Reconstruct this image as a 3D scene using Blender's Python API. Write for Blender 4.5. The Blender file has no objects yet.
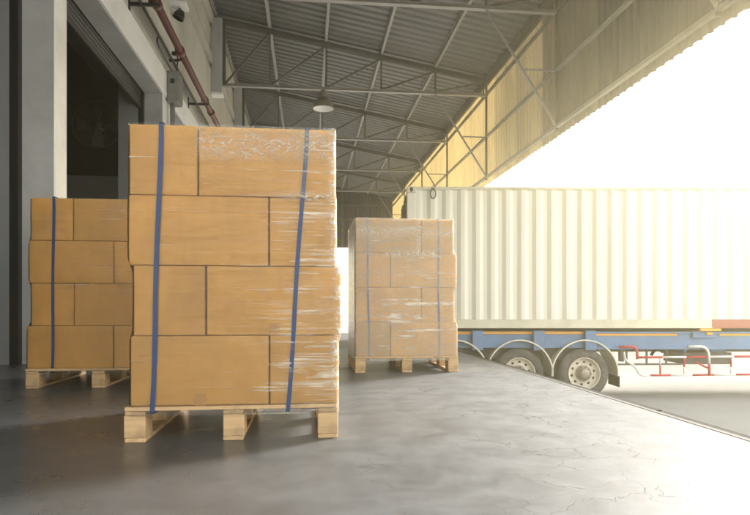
import bpy, bmesh, math, random
from mathutils import Vector, Matrix, noise
random.seed(7)
R = math.radians
scene = bpy.context.scene
COL = scene.collection
YAW = math.atan(67 / 600)
CAM_H = 0.70

# ------------------------------------------------------------------ helpers
class MB:
    """collects shapes that become ONE mesh object"""
    def __init__(self): self.v = []; self.f = []; self.s = []
    def add(self, verts, faces, smooth=False):
        b = len(self.v); self.v += [tuple(p) for p in verts]
        for f in faces:
            self.f.append([b + i for i in f]); self.s.append(smooth)
        return self
    def box(self, x0, x1, y0, y1, z0, z1):
        return self.add([(x0,y0,z0),(x1,y0,z0),(x1,y1,z0),(x0,y1,z0),(x0,y0,z1),(x1,y0,z1),(x1,y1,z1),(x0,y1,z1)],
                        [(0,3,2,1),(4,5,6,7),(0,1,5,4),(1,2,6,5),(2,3,7,6),(3,0,4,7)])
    def bevbox(self, x0, x1, y0, y1, z0, z1, b=.004, seg=2):
        bm = bmesh.new(); bmesh.ops.create_cube(bm, size=1)
        for v in bm.verts:
            v.co = Vector((x0+(x1-x0)*(v.co.x+.5), y0+(y1-y0)*(v.co.y+.5), z0+(z1-z0)*(v.co.z+.5)))
        bmesh.ops.bevel(bm, geom=bm.edges[:], offset=b, segments=seg, profile=.5, affect='EDGES')
        bm.verts.index_update()
        self.add([v.co for v in bm.verts], [[v.index for v in f.verts] for f in bm.faces]); bm.free()
        return self
    def bar(self, p, q, w, h, up=(0,0,1)):
        p = Vector(p); q = Vector(q); d = (q-p).normalized(); up = Vector(up)
        if abs(d.dot(up)) > .98: up = Vector((0,1,0))
        s = d.cross(up).normalized(); u = s.cross(d).normalized()
        vs = []
        for c in (p, q):
            for a, b in ((-1,-1),(1,-1),(1,1),(-1,1)): vs.append(c + s*(a*w/2) + u*(b*h/2))
        return self.add(vs, [(0,1,2,3),(7,6,5,4),(0,4,5,1),(1,5,6,2),(2,6,7,3),(3,7,4,0)])
    def tube(self, pts, r, n=10, closed=False, caps=True):
        pts = [Vector(p) for p in pts]; m = len(pts); vs = []; fs = []; u = None
        for i, p in enumerate(pts):
            if closed: d = (pts[(i+1) % m]-pts[i-1]).normalized()
            else: d = (pts[min(i+1,m-1)]-pts[max(i-1,0)]).normalized()
            if u is None:
                u = d.cross(Vector((0,0,1)));  u = u if u.length > .1 else d.cross(Vector((0,1,0)))
            u = (u-d*u.dot(d)).normalized(); w = d.cross(u)
            rr = r[i] if isinstance(r, (list,tuple)) else r
            for k in range(n):
                a = 2*math.pi*k/n; vs.append(p+u*(rr*math.cos(a))+w*(rr*math.sin(a)))
        for i in range(m if closed else m-1):
            j = (i+1) % m
            for k in range(n):
                l = (k+1) % n; fs.append((i*n+k, i*n+l, j*n+l, j*n+k))
        b = len(self.v); self.add(vs, fs, True)
        if caps and not closed:
            self.f.append([b+k for k in range(n)][::-1]); self.s.append(False)
            self.f.append([b+(m-1)*n+k for k in range(n)]); self.s.append(False)
        return self
    def lathe(self, prof, M=None, n=32, smooth=True):
        """prof: (radius, height) pairs, turned about local z, then moved by matrix M"""
        M = M or Matrix(); vs = []; fs = []; m = len(prof)
        for r, h in prof:
            for k in range(n):
                a = 2*math.pi*k/n; vs.append(M @ Vector((r*math.cos(a), r*math.sin(a), h)))
        for i in range(m-1):
            for k in range(n):
                l = (k+1) % n; fs.append((i*n+k, i*n+l, (i+1)*n+l, (i+1)*n+k))
        return self.add(vs, fs, smooth)
    def prism(self, poly, y0, y1, axis='y'):
        """poly of (a, b) extruded; axis y: (x,z); axis x: (y,z)"""
        n = len(poly)
        P = (lambda a, b, t: (a, t, b)) if axis == 'y' else (lambda a, b, t: (t, a, b))
        vs = [P(a,b,y0) for a,b in poly]+[P(a,b,y1) for a,b in poly]
        fs = [list(range(n)), list(range(2*n-1, n-1, -1))]
        for i in range(n):
            j = (i+1) % n; fs.append((i, i+n, j+n, j))
        return self.add(vs, fs)
    def build(self, name, mat, parent=None, loc=None, fix=True):
        loc = Vector(loc) if loc is not None else Vector((0,0,0))
        me = bpy.data.meshes.new(name)
        me.from_pydata([tuple(Vector(v)-loc) for v in self.v], [], self.f); me.update()
        for p, s in zip(me.polygons, self.s): p.use_smooth = s
        if fix:
            bm = bmesh.new(); bm.from_mesh(me); bmesh.ops.recalc_face_normals(bm, faces=bm.faces[:]); bm.to_mesh(me); bm.free()
        if mat: me.materials.append(mat)
        o = bpy.data.objects.new(name, me); COL.objects.link(o); o.location = loc
        if parent: o.parent = parent
        return o

def tag(o, label=None, cat=None, group=None, kind=None):
    if label: o['label'] = label
    if cat: o['category'] = cat
    if group: o['group'] = group
    if kind: o['kind'] = kind
    return o

def thing(name, label, cat, loc=(0,0,0), rz=0, group=None):
    o = bpy.data.objects.new(name, None); COL.objects.link(o); o.empty_display_size = .2
    o.location = loc; o.rotation_euler = (0,0,rz)
    return tag(o, label, cat, group)

def copy_tree(o, parent=None):
    c = o.copy(); COL.objects.link(c)
    if parent: c.parent = parent
    for ch in [x for x in bpy.data.objects if x.parent == o]: copy_tree(ch, c)
    return c

# ------------------------------------------------------------------ materials
def lerp3(c, k): return (min(1,c[0]*k), min(1,c[1]*k), min(1,c[2]*k), 1)

class NT:
    def __init__(self, name):
        self.m = bpy.data.materials.new(name); self.m.use_nodes = True
        self.t = self.m.node_tree; self.t.nodes.clear()
        self.out = self.t.nodes.new('ShaderNodeOutputMaterial')
    def n(self, typ, **kw):
        x = self.t.nodes.new(typ)
        for k, v in kw.items():
            if k.startswith('i_'): x.inputs[k[2:].replace('_',' ')].default_value = v
            else: setattr(x, k, v)
        return x
    def l(self, a, b): self.t.links.new(a, b)
    def coord(self, scale=(1,1,1), kind='Object', loc=(0,0,0)):
        c = self.n('ShaderNodeTexCoord'); mp = self.n('ShaderNodeMapping')
        mp.inputs['Scale'].default_value = scale; mp.inputs['Location'].default_value = loc
        self.l(c.outputs[kind], mp.inputs['Vector']); return mp.outputs['Vector']
    def noise(self, vec, scale, detail=4, rough=.55, dist=0):
        x = self.n('ShaderNodeTexNoise'); x.inputs['Scale'].default_value = scale; x.inputs['Detail'].default_value = detail
        x.inputs['Roughness'].default_value = rough; x.inputs['Distortion'].default_value = dist
        self.l(vec, x.inputs['Vector']); return x.outputs['Fac']
    def ramp(self, fac, stops):
        x = self.n('ShaderNodeValToRGB'); e = x.color_ramp.elements
        while len(e) < len(stops): e.new(.5)
        for el, (p, c) in zip(e, stops):
            el.position = p; el.color = c if len(c) == 4 else (*c, 1)
        self.l(fac, x.inputs['Fac']); return x.outputs['Color']
    def mix(self, fac, a, b, mode='MIX'):
        x = self.n('ShaderNodeMix', data_type='RGBA', blend_type=mode)
        for v, i in ((fac,0),(a,6),(b,7)):
            if hasattr(v, 'node'): self.l(v, x.inputs[i])
            else: x.inputs[i].default_value = v
        return x.outputs[2]
    def math(self, op, a, b=None, c=None):
        x = self.n('ShaderNodeMath', operation=op)
        for i, v in enumerate((a,b,c)):
            if v is None: continue
            if hasattr(v, 'node'): self.l(v, x.inputs[i])
            else: x.inputs[i].default_value = v
        return x.outputs[0]
    def bump(self, h, strength=.2, dist=.01, normal=None):
        x = self.n('ShaderNodeBump'); x.inputs['Strength'].default_value = strength; x.inputs['Distance'].default_value = dist
        self.l(h, x.inputs['Height'])
        if normal: self.l(normal, x.inputs['Normal'])
        return x.outputs['Normal']
    def bsdf(self, color, rough=.6, metal=0, normal=None, spec=.5):
        b = self.n('ShaderNodeBsdfPrincipled')
        for v, k in ((color,'Base Color'),(rough,'Roughness'),(metal,'Metallic'),(spec,'Specular IOR Level')):
            if hasattr(v, 'node'): self.l(v, b.inputs[k])
            else: b.inputs[k].default_value = (*v,1) if k == 'Base Color' and len(v) == 3 else v
        if normal: self.l(normal, b.inputs['Normal'])
        self.l(b.outputs[0], self.out.inputs['Surface']); return b

def paint(name, col, rough=.5, metal=0, var=.15, scale=3.0, bump=.05, dirt=None, dirt_amt=.5, stretch=(1,1,1), spec=.5):
    t = NT(name); v = t.coord(stretch)
    n1 = t.noise(v, scale, 6, .6); n2 = t.noise(v, scale*9, 4, .6)
    c = t.ramp(n1, [(.3, lerp3(col,1-var)), (.7, lerp3(col,1+var))])
    c = t.mix(t.math('MULTIPLY', n2, .35), c, lerp3(col, 1-var*1.5))
    if dirt:
        n3 = t.noise(v, scale*.6, 8, .68)
        k = t.ramp(n3, [(.5,(0,0,0,1)),(.72,(1,1,1,1))])
        c = t.mix(t.math('MULTIPLY', k, dirt_amt), c, (*dirt,1))
    r = t.math('MULTIPLY_ADD', n2, .25, rough-.12)
    t.bsdf(c, r, metal, t.bump(n2, bump, .01), spec)
    return t.m

M = {}
M['kraft'] = None
def kraft(name, col):
    t = NT(name); g = t.n('ShaderNodeObjectInfo')
    v = t.coord((1,1,1))
    off = t.n('ShaderNodeVectorMath', operation='ADD'); t.l(v, off.inputs[0])
    sc = t.n('ShaderNodeVectorMath', operation='SCALE'); sc.inputs[0].default_value = (7.3,3.1,5.7); t.l(g.outputs['Random'], sc.inputs['Scale'])
    t.l(sc.outputs[0], off.inputs[1]); v = off.outputs[0]
    n1 = t.noise(v, 2.2, 4, .5, .6); n2 = t.noise(v, 160, 3, .7)
    st = t.n('ShaderNodeMapping'); st.inputs['Scale'].default_value = (2,2,38); t.l(v, st.inputs['Vector'])
    n3 = t.noise(st.outputs[0], 1.6, 4, .55)
    c = t.ramp(n1, [(.3, lerp3(col,.80)), (.7, lerp3(col,1.12))])
    c = t.mix(t.math('MULTIPLY', n3, .16), c, lerp3(col,.78))
    c = t.mix(t.math('MULTIPLY', n2, .18), c, lerp3(col,.7))
    sc1 = t.ramp(t.noise(v, 6, 7, .7, .8), [(.58,(0,0,0,1)),(.74,(1,1,1,1))])
    c = t.mix(t.math('MULTIPLY', sc1, .35), c, lerp3(col,.62))
    wv = t.n('ShaderNodeMapping'); wv.inputs['Scale'].default_value = (5.5,5.5,1.2); t.l(v, wv.inputs['Vector'])
    c = t.mix(t.math('MULTIPLY', t.ramp(t.noise(wv.outputs[0], 1.3, 3, .5, 1.6), [(.45,(0,0,0,1)),(.62,(1,1,1,1))]), .16), c, lerp3(col,1.2))  # pale upright waves: soft film reflections put into the board colour
    br = t.math('MULTIPLY_ADD', g.outputs['Random'], .22, .88)
    hs = t.n('ShaderNodeHueSaturation'); t.l(br, hs.inputs['Value']); t.l(c, hs.inputs['Color'])
    h = t.math('ADD', t.math('MULTIPLY', n3, .6), t.math('MULTIPLY', n2, .3))
    t.bsdf(hs.outputs[0], .62, 0, t.bump(h, .10, .004), .35)
    return t.m
M['kraft'] = kraft('kraft_board', (.62,.34,.082))

def wood(name, col, axis):
    t = NT(name); sc = [26,26,26]; sc[axis] = 1.6
    g = t.n('ShaderNodeObjectInfo'); v = t.coord(tuple(sc))
    off = t.n('ShaderNodeVectorMath', operation='ADD'); t.l(v, off.inputs[0])
    s2 = t.n('ShaderNodeVectorMath', operation='SCALE'); s2.inputs[0].default_value = (31,17,23); t.l(g.outputs['Random'], s2.inputs['Scale'])
    t.l(s2.outputs[0], off.inputs[1]); v = off.outputs[0]
    n1 = t.noise(v, 1.0, 5, .6, .8); n2 = t.noise(v, 5, 3, .6)
    c = t.ramp(n1, [(.3, lerp3(col,.72)), (.5, lerp3(col,.98)), (.72, lerp3(col,1.15))])
    c = t.mix(t.math('MULTIPLY', n2, .3), c, lerp3(col,.7))
    o = t.coord((1,1,1)); k = t.ramp(t.noise(o, 4.5, 5, .65), [(.56,(0,0,0,1)),(.75,(1,1,1,1))])
    c = t.mix(t.math('MULTIPLY', k, .62), c, (.20,.145,.095,1))
    vk = t.n('ShaderNodeTexVoronoi'); vk.inputs['Scale'].default_value = 9; t.l(o, vk.inputs['Vector'])
    kn = t.math('MULTIPLY', t.ramp(vk.outputs['Distance'], [(.07,(1,1,1,1)),(.13,(0,0,0,1))]), t.ramp(t.noise(o, 7, 2, .5), [(.5,(0,0,0,1)),(.55,(1,1,1,1))]))
    c = t.mix(t.math('MULTIPLY', kn, .75), c, (.14,.075,.035,1))
    hs = t.n('ShaderNodeHueSaturation'); t.l(t.math('MULTIPLY_ADD', g.outputs['Random'], .34, .80), hs.inputs['Value']); t.l(c, hs.inputs['Color'])
    t.bsdf(hs.outputs[0], .75, 0, t.bump(n1, .25, .004), .25)
    return t.m
PINE = (.60,.41,.225)
M['wood_x'] = wood('pine_grain_across', PINE, 0); M['wood_y'] = wood('pine_grain_deep', PINE, 1)

M['strap'] = paint('blue_strap_plastic', (.018,.045,.14), .38, 0, .12, 12, .1)
M['strap_grey'] = paint('dull_blue_strap_plastic', (.16,.17,.26), .4, 0, .12, 12, .1)
M['tape'] = paint('brown_packing_tape', (.50,.26,.06), .3, 0, .08, 6, .05)

def film(name, amount, veil):
    """clear stretch film: mostly see-through, whiter and shinier where it is drawn into ridges or doubled up"""
    t = NT(name)
    at = t.n('ShaderNodeAttribute', attribute_name='bunch'); bunch = at.outputs['Fac']     # bunched into folds
    a2 = t.n('ShaderNodeAttribute', attribute_name='taut'); taut = a2.outputs['Fac']       # pulled tight in level ridges
    w1 = t.noise(t.coord((.9,.9,44)), 1.0, 4, .58, .35)
    w3 = t.noise(t.coord((2.0,2.0,105),loc=(3,1,2)), 1.0, 3, .6, .3)
    thr = t.math('MULTIPLY_ADD', taut, -.16, .66)
    st = t.math('MAXIMUM', t.math('SUBTRACT', w1, thr), t.math('SUBTRACT', w3, t.math('ADD', thr, .03)))
    streak = t.math('MINIMUM', t.math('MAXIMUM', t.math('MULTIPLY', st, 11), 0), 1)
    brk = t.ramp(t.noise(t.coord((5,5,13)), 1.0, 3, .55), [(.42,(0,0,0,1)),(.66,(1,1,1,1))])
    streak = t.math('MULTIPLY', streak, brk)
    w2 = t.noise(t.coord((9,9,19)), 1.1, 5, .62, 2.2)
    ridge = t.math('SUBTRACT', 1, t.math('MINIMUM', t.math('MULTIPLY', t.math('ABSOLUTE', t.math('SUBTRACT', w2, .5)), 26), 1))
    crump = t.math('MULTIPLY', t.math('ADD', ridge, .12), bunch)
    m = t.math('MAXIMUM', t.math('MULTIPLY', streak, amount), crump)
    fac = t.math('MINIMUM', t.math('MULTIPLY_ADD', m, .85, veil), .92)
    h = t.math('ADD', t.math('ADD', t.math('MULTIPLY', w1, .8), t.math('MULTIPLY', w3, .3)), t.math('MULTIPLY', t.math('ADD', w2, t.math('MULTIPLY', ridge, .3)), t.math('MULTIPLY_ADD', bunch, .8, .25)))
    nrm = t.bump(h, .9, .006)
    lw = t.n('ShaderNodeFresnel'); lw.inputs['IOR'].default_value = 1.5; t.l(nrm, lw.inputs['Normal'])
    gl = t.n('ShaderNodeBsdfGlossy'); gl.inputs['Roughness'].default_value = .12; t.l(nrm, gl.inputs['Normal'])
    df = t.n('ShaderNodeBsdfDiffuse'); df.inputs['Color'].default_value = (.92,.89,.79,1)
    dt = t.n('ShaderNodeBsdfTranslucent'); dt.inputs['Color'].default_value = (.92,.89,.79,1)
    dm = t.n('ShaderNodeMixShader'); dm.inputs[0].default_value = .12; t.l(df.outputs[0], dm.inputs[1]); t.l(dt.outputs[0], dm.inputs[2])
    tr = t.n('ShaderNodeBsdfTransparent'); tr.inputs['Color'].default_value = (.985,.985,.98,1)
    a = t.n('ShaderNodeMixShader'); t.l(fac, a.inputs[0]); t.l(tr.outputs[0], a.inputs[1]); t.l(dm.outputs[0], a.inputs[2])
    b = t.n('ShaderNodeMixShader'); t.l(t.math('MULTIPLY', lw.outputs[0], .9), b.inputs[0]); t.l(a.outputs[0], b.inputs[1]); t.l(gl.outputs[0], b.inputs[2])
    t.l(b.outputs[0], t.out.inputs['Surface'])
    return t.m
M['film'] = film('stretch_film', .72, .02)
M['film_clear'] = film('stretch_film_thin', .45, .01)
M['film_veiled'] = film('stretch_film_veiled', .65, .17)  # high veil puts the glare over this load into the film colour

def floor_mat():
    t = NT('dock_concrete'); v = t.coord((1,1,1))
    n1 = t.noise(v, .6, 9, .68, .4); n2 = t.noise(v, 4.2, 10, .72, .3); n3 = t.noise(v, 46, 4, .65)
    c = t.ramp(n1, [(.30,(.042,.044,.047,1)),(.70,(.080,.083,.087,1))])
    c = t.mix(t.math('MULTIPLY', t.ramp(n2, [(.42,(0,0,0,1)),(.70,(1,1,1,1))]), .4), c, (.115,.119,.124,1))
    # paler towards the open edge: the side daylight put into the colour
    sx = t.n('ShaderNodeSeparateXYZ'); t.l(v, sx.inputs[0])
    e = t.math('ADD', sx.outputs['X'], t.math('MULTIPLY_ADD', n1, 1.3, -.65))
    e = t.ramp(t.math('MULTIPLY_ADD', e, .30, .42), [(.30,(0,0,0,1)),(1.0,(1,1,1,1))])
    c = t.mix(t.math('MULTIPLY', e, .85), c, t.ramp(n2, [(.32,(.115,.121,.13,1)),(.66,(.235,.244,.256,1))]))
    c = t.mix(t.math('MULTIPLY', n3, .25), c, (.07,.07,.07,1))
    # hairline cracks
    dv = t.n('ShaderNodeVectorMath', operation='ADD'); t.l(v, dv.inputs[0])
    nz = t.n('ShaderNodeTexNoise'); nz.inputs['Scale'].default_value = 2.3; nz.inputs['Detail'].default_value = 6; t.l(v, nz.inputs['Vector'])
    ns = t.n('ShaderNodeVectorMath', operation='SCALE'); ns.inputs['Scale'].default_value = .55; t.l(nz.outputs['Color'], ns.inputs[0]); t.l(ns.outputs[0], dv.inputs[1])
    vo = t.n('ShaderNodeTexVoronoi', feature='DISTANCE_TO_EDGE'); vo.inputs['Scale'].default_value = 3.1; vm = t.n('ShaderNodeMapping'); vm.inputs['Scale'].default_value = (.75,1.35,1); t.l(dv.outputs[0], vm.inputs['Vector']); t.l(vm.outputs[0], vo.inputs['Vector'])
    cr = t.ramp(vo.outputs['Distance'], [(.0,(1,1,1,1)),(.012,(0,0,0,1))])
    cm = t.ramp(t.noise(v, 1.1, 4, .6), [(.44,(0,0,0,1)),(.56,(1,1,1,1))])
    cr = t.math('MULTIPLY', t.math('MULTIPLY', cr, cm), t.ramp(e, [(.15,(0,0,0,1)),(.4,(1,1,1,1))]))
    c = t.mix(t.math('MULTIPLY', cr, .92), c, (.02,.02,.02,1))
    # scuffs and tyre marks
    sv = t.coord((3.2,.55,1)); sn = t.ramp(t.noise(sv, 1.4, 7, .7, 1.0), [(.60,(0,0,0,1)),(.74,(1,1,1,1))])
    c = t.mix(t.math('MULTIPLY', sn, .42), c, (.06,.058,.055,1))
    s3 = t.coord((.8,4.5,1)); q3 = t.ramp(t.noise(s3, 1.6, 8, .72, .6), [(.57,(0,0,0,1)),(.70,(1,1,1,1))])
    c = t.mix(t.math('MULTIPLY', q3, .30), c, t.mix(.55, c, (.07,.07,.072,1)))
    gr = t.ramp(t.noise(v, 85, 3, .75), [(.62,(0,0,0,1)),(.72,(1,1,1,1))])
    c = t.mix(t.math('MULTIPLY', gr, .5), c, (.05,.05,.05,1))
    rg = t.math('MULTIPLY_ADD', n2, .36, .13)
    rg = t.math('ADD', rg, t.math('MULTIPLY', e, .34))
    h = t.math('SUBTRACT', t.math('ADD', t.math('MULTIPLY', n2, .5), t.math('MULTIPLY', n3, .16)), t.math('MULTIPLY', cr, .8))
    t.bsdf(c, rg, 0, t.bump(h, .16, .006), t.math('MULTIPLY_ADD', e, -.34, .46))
    return t.m
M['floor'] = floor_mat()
M['yard'] = paint('yard_concrete', (.31,.308,.302), .95, 0, .16, .25, .2, (.17,.167,.162), .5, spec=.15)
M['dock_face'] = paint('dock_face_concrete', (.26,.255,.25), .8, 0, .2, 1.2, .3, (.10,.095,.09), .6)
M['wall'] = paint('painted_plaster', (.84,.84,.835), .75, 0, .10, .9, .15, (.33,.32,.29), .35)
M['wall_upper'] = paint('stained_plaster', (.62,.60,.53), .8, 0, .16, .7, .2, (.26,.24,.19), .55, (1,1,.35))
M['wall_band'] = paint('white_plaster_band', (.88,.88,.86), .7, 0, .07, 1.1, .1, (.45,.44,.40), .25)
M['reveal'] = paint('reveal_shade_pilaster_grey', (.52,.525,.52), .7, 0, .16, 1.0, .1, (.25,.25,.245), .5)
M['reveal_in'] = paint('inner_reveal_shade', (.27,.28,.29), .7, 0, .08, 1.3, .1)  # darker grey paints in the shade deeper inside the doorway
M['black'] = paint('black_steel', (.012,.012,.014), .45, 0, .2, 4, .05)
M['dark_door'] = paint('dark_shutter_steel', (.06,.06,.062), .5, .2, .2, 3, .05)
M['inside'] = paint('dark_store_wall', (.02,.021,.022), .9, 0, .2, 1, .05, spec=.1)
M['inside_grey'] = paint('grey_store_panel', (.16,.165,.165), .8, 0, .15, 1, .05)
M['steel'] = paint('grey_truss_paint', (.12,.117,.105), .5, 0, .2, 2, .08, (.10,.085,.06), .4)
M['steel_light'] = paint('pale_purlin_steel', (.30,.295,.28), .45, .2, .15, 2, .08, (.22,.19,.14), .35)
M['roof'] = paint('ribbed_roof_steel', (.13,.135,.137), .5, .15, .14, .8, .05, (.20,.19,.165), .4, (1,.3,1))
M['fascia'] = paint('fascia_steel', (.075,.072,.09), .5, .1, .14, .8, .05, (.17,.16,.14), .45, (1,1,.25))
def glow_sheet(name, col, trans):
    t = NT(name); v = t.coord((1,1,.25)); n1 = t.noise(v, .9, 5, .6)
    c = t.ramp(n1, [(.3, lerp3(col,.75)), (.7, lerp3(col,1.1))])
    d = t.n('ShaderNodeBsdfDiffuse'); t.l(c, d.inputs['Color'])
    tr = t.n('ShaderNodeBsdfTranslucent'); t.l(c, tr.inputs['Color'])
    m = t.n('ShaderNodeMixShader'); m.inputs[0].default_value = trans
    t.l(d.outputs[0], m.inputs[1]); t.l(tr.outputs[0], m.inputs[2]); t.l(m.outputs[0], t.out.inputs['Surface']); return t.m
GLOW_SHEETS = [glow_sheet('glow_sheet_grade', tuple(.12+(k-.12)*(i+1)/10 for k in (.60,.46,.21)), .02+.022*i) for i in range(10)]  # yellow rises grade by grade, putting a sun glow into the sheets
M['pipe_red'] = paint('dark_red_pipe_paint', (.105,.014,.012), .45, 0, .18, 3, .05, (.09,.03,.025), .4)
M['conduit'] = paint('grey_conduit', (.34,.34,.33), .5, .2, .12, 4, .05)
M['cable'] = paint('black_cable', (.02,.02,.02), .5, 0, .1, 4, .05)
M['box_grey'] = paint('grey_junction_enamel', (.25,.25,.235), .5, 0, .12, 5, .05, (.14,.13,.11), .4)
M['lamp_out'] = paint('lamp_shade_enamel', (.28,.27,.22), .45, .2, .12, 5, .05)
M['lamp_in'] = paint('lamp_reflector_white', (.85,.85,.83), .3, 0, .04, 5, .02)
M['cont'] = paint('cream_container_paint', (.80,.78,.68), .45, 0, .05, .8, .06, (.55,.50,.38), .30, (1,1,.22))
M['cont_rail'] = paint('cream_rail_paint', (.66,.63,.50), .5, 0, .12, 1.5, .08, (.33,.24,.15), .5)
M['rail_red'] = paint('red_reflection_on_rail', (.40,.15,.11), .55, 0, .14, 1.5, .08, (.25,.13,.10), .4)  # red reflection along the bottom rail, laid in as colour
M['blue'] = paint('blue_chassis_paint', (.13,.23,.40), .5, 0, .14, 2, .06, (.16,.17,.18), .5)
M['chassis_dark'] = paint('dusty_chassis_steel', (.13,.125,.115), .7, 0, .2, 3, .1)
M['orange'] = paint('orange_reflective_tape', (.75,.36,.05), .4, 0, .08, 4, .03)
M['amber'] = paint('amber_lens', (.85,.42,.05), .2, 0, .06, 6, .02)
M['tyre'] = paint('dusty_tyre_rubber', (.10,.096,.088), .85, 0, .2, 6, .2, (.27,.25,.21), .65)
M['rim'] = paint('cream_rim_paint', (.66,.61,.50), .5, 0, .12, 4, .05, (.33,.26,.18), .5)
M['hub'] = paint('worn_hub_steel', (.40,.35,.30), .5, .3, .15, 7, .08, (.24,.12,.08), .5)
M['guard'] = paint('pale_mudguard', (.74,.70,.58), .5, 0, .12, 3, .05, (.30,.28,.24), .4)
M['red'] = paint('red_guard_paint', (.52,.035,.04), .4, 0, .1, 5, .04)
M['white'] = paint('white_guard_paint', (.78,.77,.73), .4, 0, .08, 5, .04, (.45,.42,.38), .3)
M['rubber'] = paint('black_dock_rubber', (.012,.012,.013), .9, 0, .3, 3, .3, spec=.12)
M['angle'] = paint('worn_steel_angle', (.13,.125,.118), .8, 0, .2, 3, .1, (.10,.07,.045), .5, spec=.15)
M['shed'] = paint('far_shed_wall', (.52,.52,.51), .8, 0, .06, .3, .02)
M['shed_roof'] = paint('far_shed_roof', (.14,.145,.15), .6, 0, .08, .3, .02)

# ------------------------------------------------------------------ setting: ground
DE = 2.30           # the dock edge
YZ = -1.02          # the yard lies about a metre below the dock
DOCK_END = 15.6
b = MB(); b.add([(-300,-300,YZ),(300,-300,YZ),(300,500,YZ),(-300,500,YZ)], [(0,1,2,3)])
tag(b.build('yard_ground', M['yard']), kind='structure')
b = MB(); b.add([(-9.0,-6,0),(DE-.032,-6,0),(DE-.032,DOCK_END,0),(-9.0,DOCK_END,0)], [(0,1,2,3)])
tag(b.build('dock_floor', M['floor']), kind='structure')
b = MB(); b.box(-9.0,DE,-6,DOCK_END,YZ-.2,-.004)
tag(b.build('dock_base', M['dock_face']), kind='structure')
b = MB(); b.box(DE-.032,DE+.006,-6,DOCK_END,-.075,.003)
tag(b.build('dock_edge_angle', M['angle']), kind='structure')
b = MB()
y = -6
while y < DOCK_END-.2:
    b.bevbox(DE+.008, DE+.075, y, y+1.93, -.16, -.001, .006); y += 1.96
dk = b.build('dock_edge_bumper', M['rubber']); tag(dk, 'black rubber strip along the edge of the loading dock', 'dock bumper')

# ------------------------------------------------------------------ warehouse
WX = -3.05; WT = .38; Y0W, Y1W = -6.0, 43.2
DOORS = [(2.40,7.67),(8.03,13.12),(14.27,19.40),(20.5,25.6),(26.7,31.8)]
LZ = 5.2
wh = thing('warehouse', 'weathered white warehouse wall with tall open doorways along the loading dock', 'building', (WX,0,0))
def wpart(mb, name, m, parent=wh):
    o = mb.build(name, m, None, (WX,0,0)); o.location = (0,0,0); o.parent = parent; return o
edges = [Y0W]+[e for d in DOORS for e in d]+[Y1W]
for i in range(0, len(edges), 2):
    a0, a1 = edges[i], edges[i+1]
    b = MB(); b.bevbox(WX-WT, WX, a0, a1, 0 if a1 < DOCK_END else YZ, LZ, .012, 1)
    wpart(b, 'pier', M['wall'])
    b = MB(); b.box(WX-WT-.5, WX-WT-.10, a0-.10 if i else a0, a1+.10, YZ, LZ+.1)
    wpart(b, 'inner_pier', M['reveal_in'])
b = MB(); b.bevbox(WX-WT, WX+.03, Y0W, Y1W, LZ, 5.74, .012, 1); wpart(b, 'lintel_band', M['wall_band'])
b = MB(); b.box(WX-WT, WX-.02, Y0W, Y1W, 5.74, 8.25); wpart(b, 'upper_wall', M['wall_upper'])
b = MB(); b.box(WX-WT, WX-.10, Y0W, Y1W, 8.25, 10.0); wpart(b, 'clerestory_backing', M['black'])
for z0, z1, pr in ((8.42,8.72,.02),(8.92,9.55,-.03),(9.72,9.98,.05)):
    b = MB(); b.box(WX-.10, WX+pr, Y0W, Y1W, z0, z1); wpart(b, 'clerestory_rail', M['wall_upper'])
# grey coats on the jambs and soffits of each doorway put their shade into the colour, with the black guide channel
for (a0, a1) in DOORS:
    b = MB(); b.box(WX-WT+.004, WX-.012, a0, a0+.012, 0, LZ-.012); wpart(b, 'jamb_shade_coat_near', M['reveal']).name = 'jamb_shade_coat'
    b = MB(); b.box(WX-WT+.004, WX-.012, a1-.012, a1, 0, LZ-.012); wpart(b, 'jamb_shade_coat', M['reveal'])
    b = MB(); b.box(WX-WT+.004, WX-.012, a0+.012, a1-.012, LZ-.012, LZ-.003); wpart(b, 'soffit_shade_coat', M['reveal'])
    for yy in (a0-.02, a1-.10):
        b = MB(); b.box(WX-WT-.10, WX-WT, yy, yy+.12, 0, LZ+.1); wpart(b, 'guide_channel', M['black'])
    b = MB()
    for k in range(9):
        b.bevbox(WX-WT-.085, WX-WT-.05, a0+.10, a1-.10, LZ-.30+k*.075, LZ-.30+k*.075+.068, .012, 1)
    b.box(WX-WT-.09, WX-WT-.04, a0+.10, a1-.10, LZ-.36, LZ-.305)
    wpart(b, 'rolled_shutter', M['dark_door'])
    b = MB(); b.box(WX-WT-.75, WX-WT-.10, a0, a1, LZ+.1, LZ+.9); wpart(b, 'shutter_housing', M['dark_door'])
# skirting at the foot of the piers
# dark store behind the doorways
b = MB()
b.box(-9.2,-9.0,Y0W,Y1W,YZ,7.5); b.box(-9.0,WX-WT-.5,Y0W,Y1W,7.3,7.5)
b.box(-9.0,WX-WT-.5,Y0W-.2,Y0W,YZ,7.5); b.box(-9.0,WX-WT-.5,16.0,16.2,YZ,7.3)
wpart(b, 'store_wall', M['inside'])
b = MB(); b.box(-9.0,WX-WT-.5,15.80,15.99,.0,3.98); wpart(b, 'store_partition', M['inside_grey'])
# pilasters that carry the trusses
TY = [2.43+5.77*k for k in range(7)]
for ty in TY[1:]:
    b = MB(); b.bevbox(WX-.02, WX+.32, ty-.17, ty+.17, 7.52, 9.9, .01, 1); wpart(b, 'pilaster', M['reveal'])
    b = MB(); b.bevbox(WX-.02, WX+.34, ty-.19, ty+.19, 7.44, 7.52, .01, 1); wpart(b, 'pilaster_cap', M['wall_band'])

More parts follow.
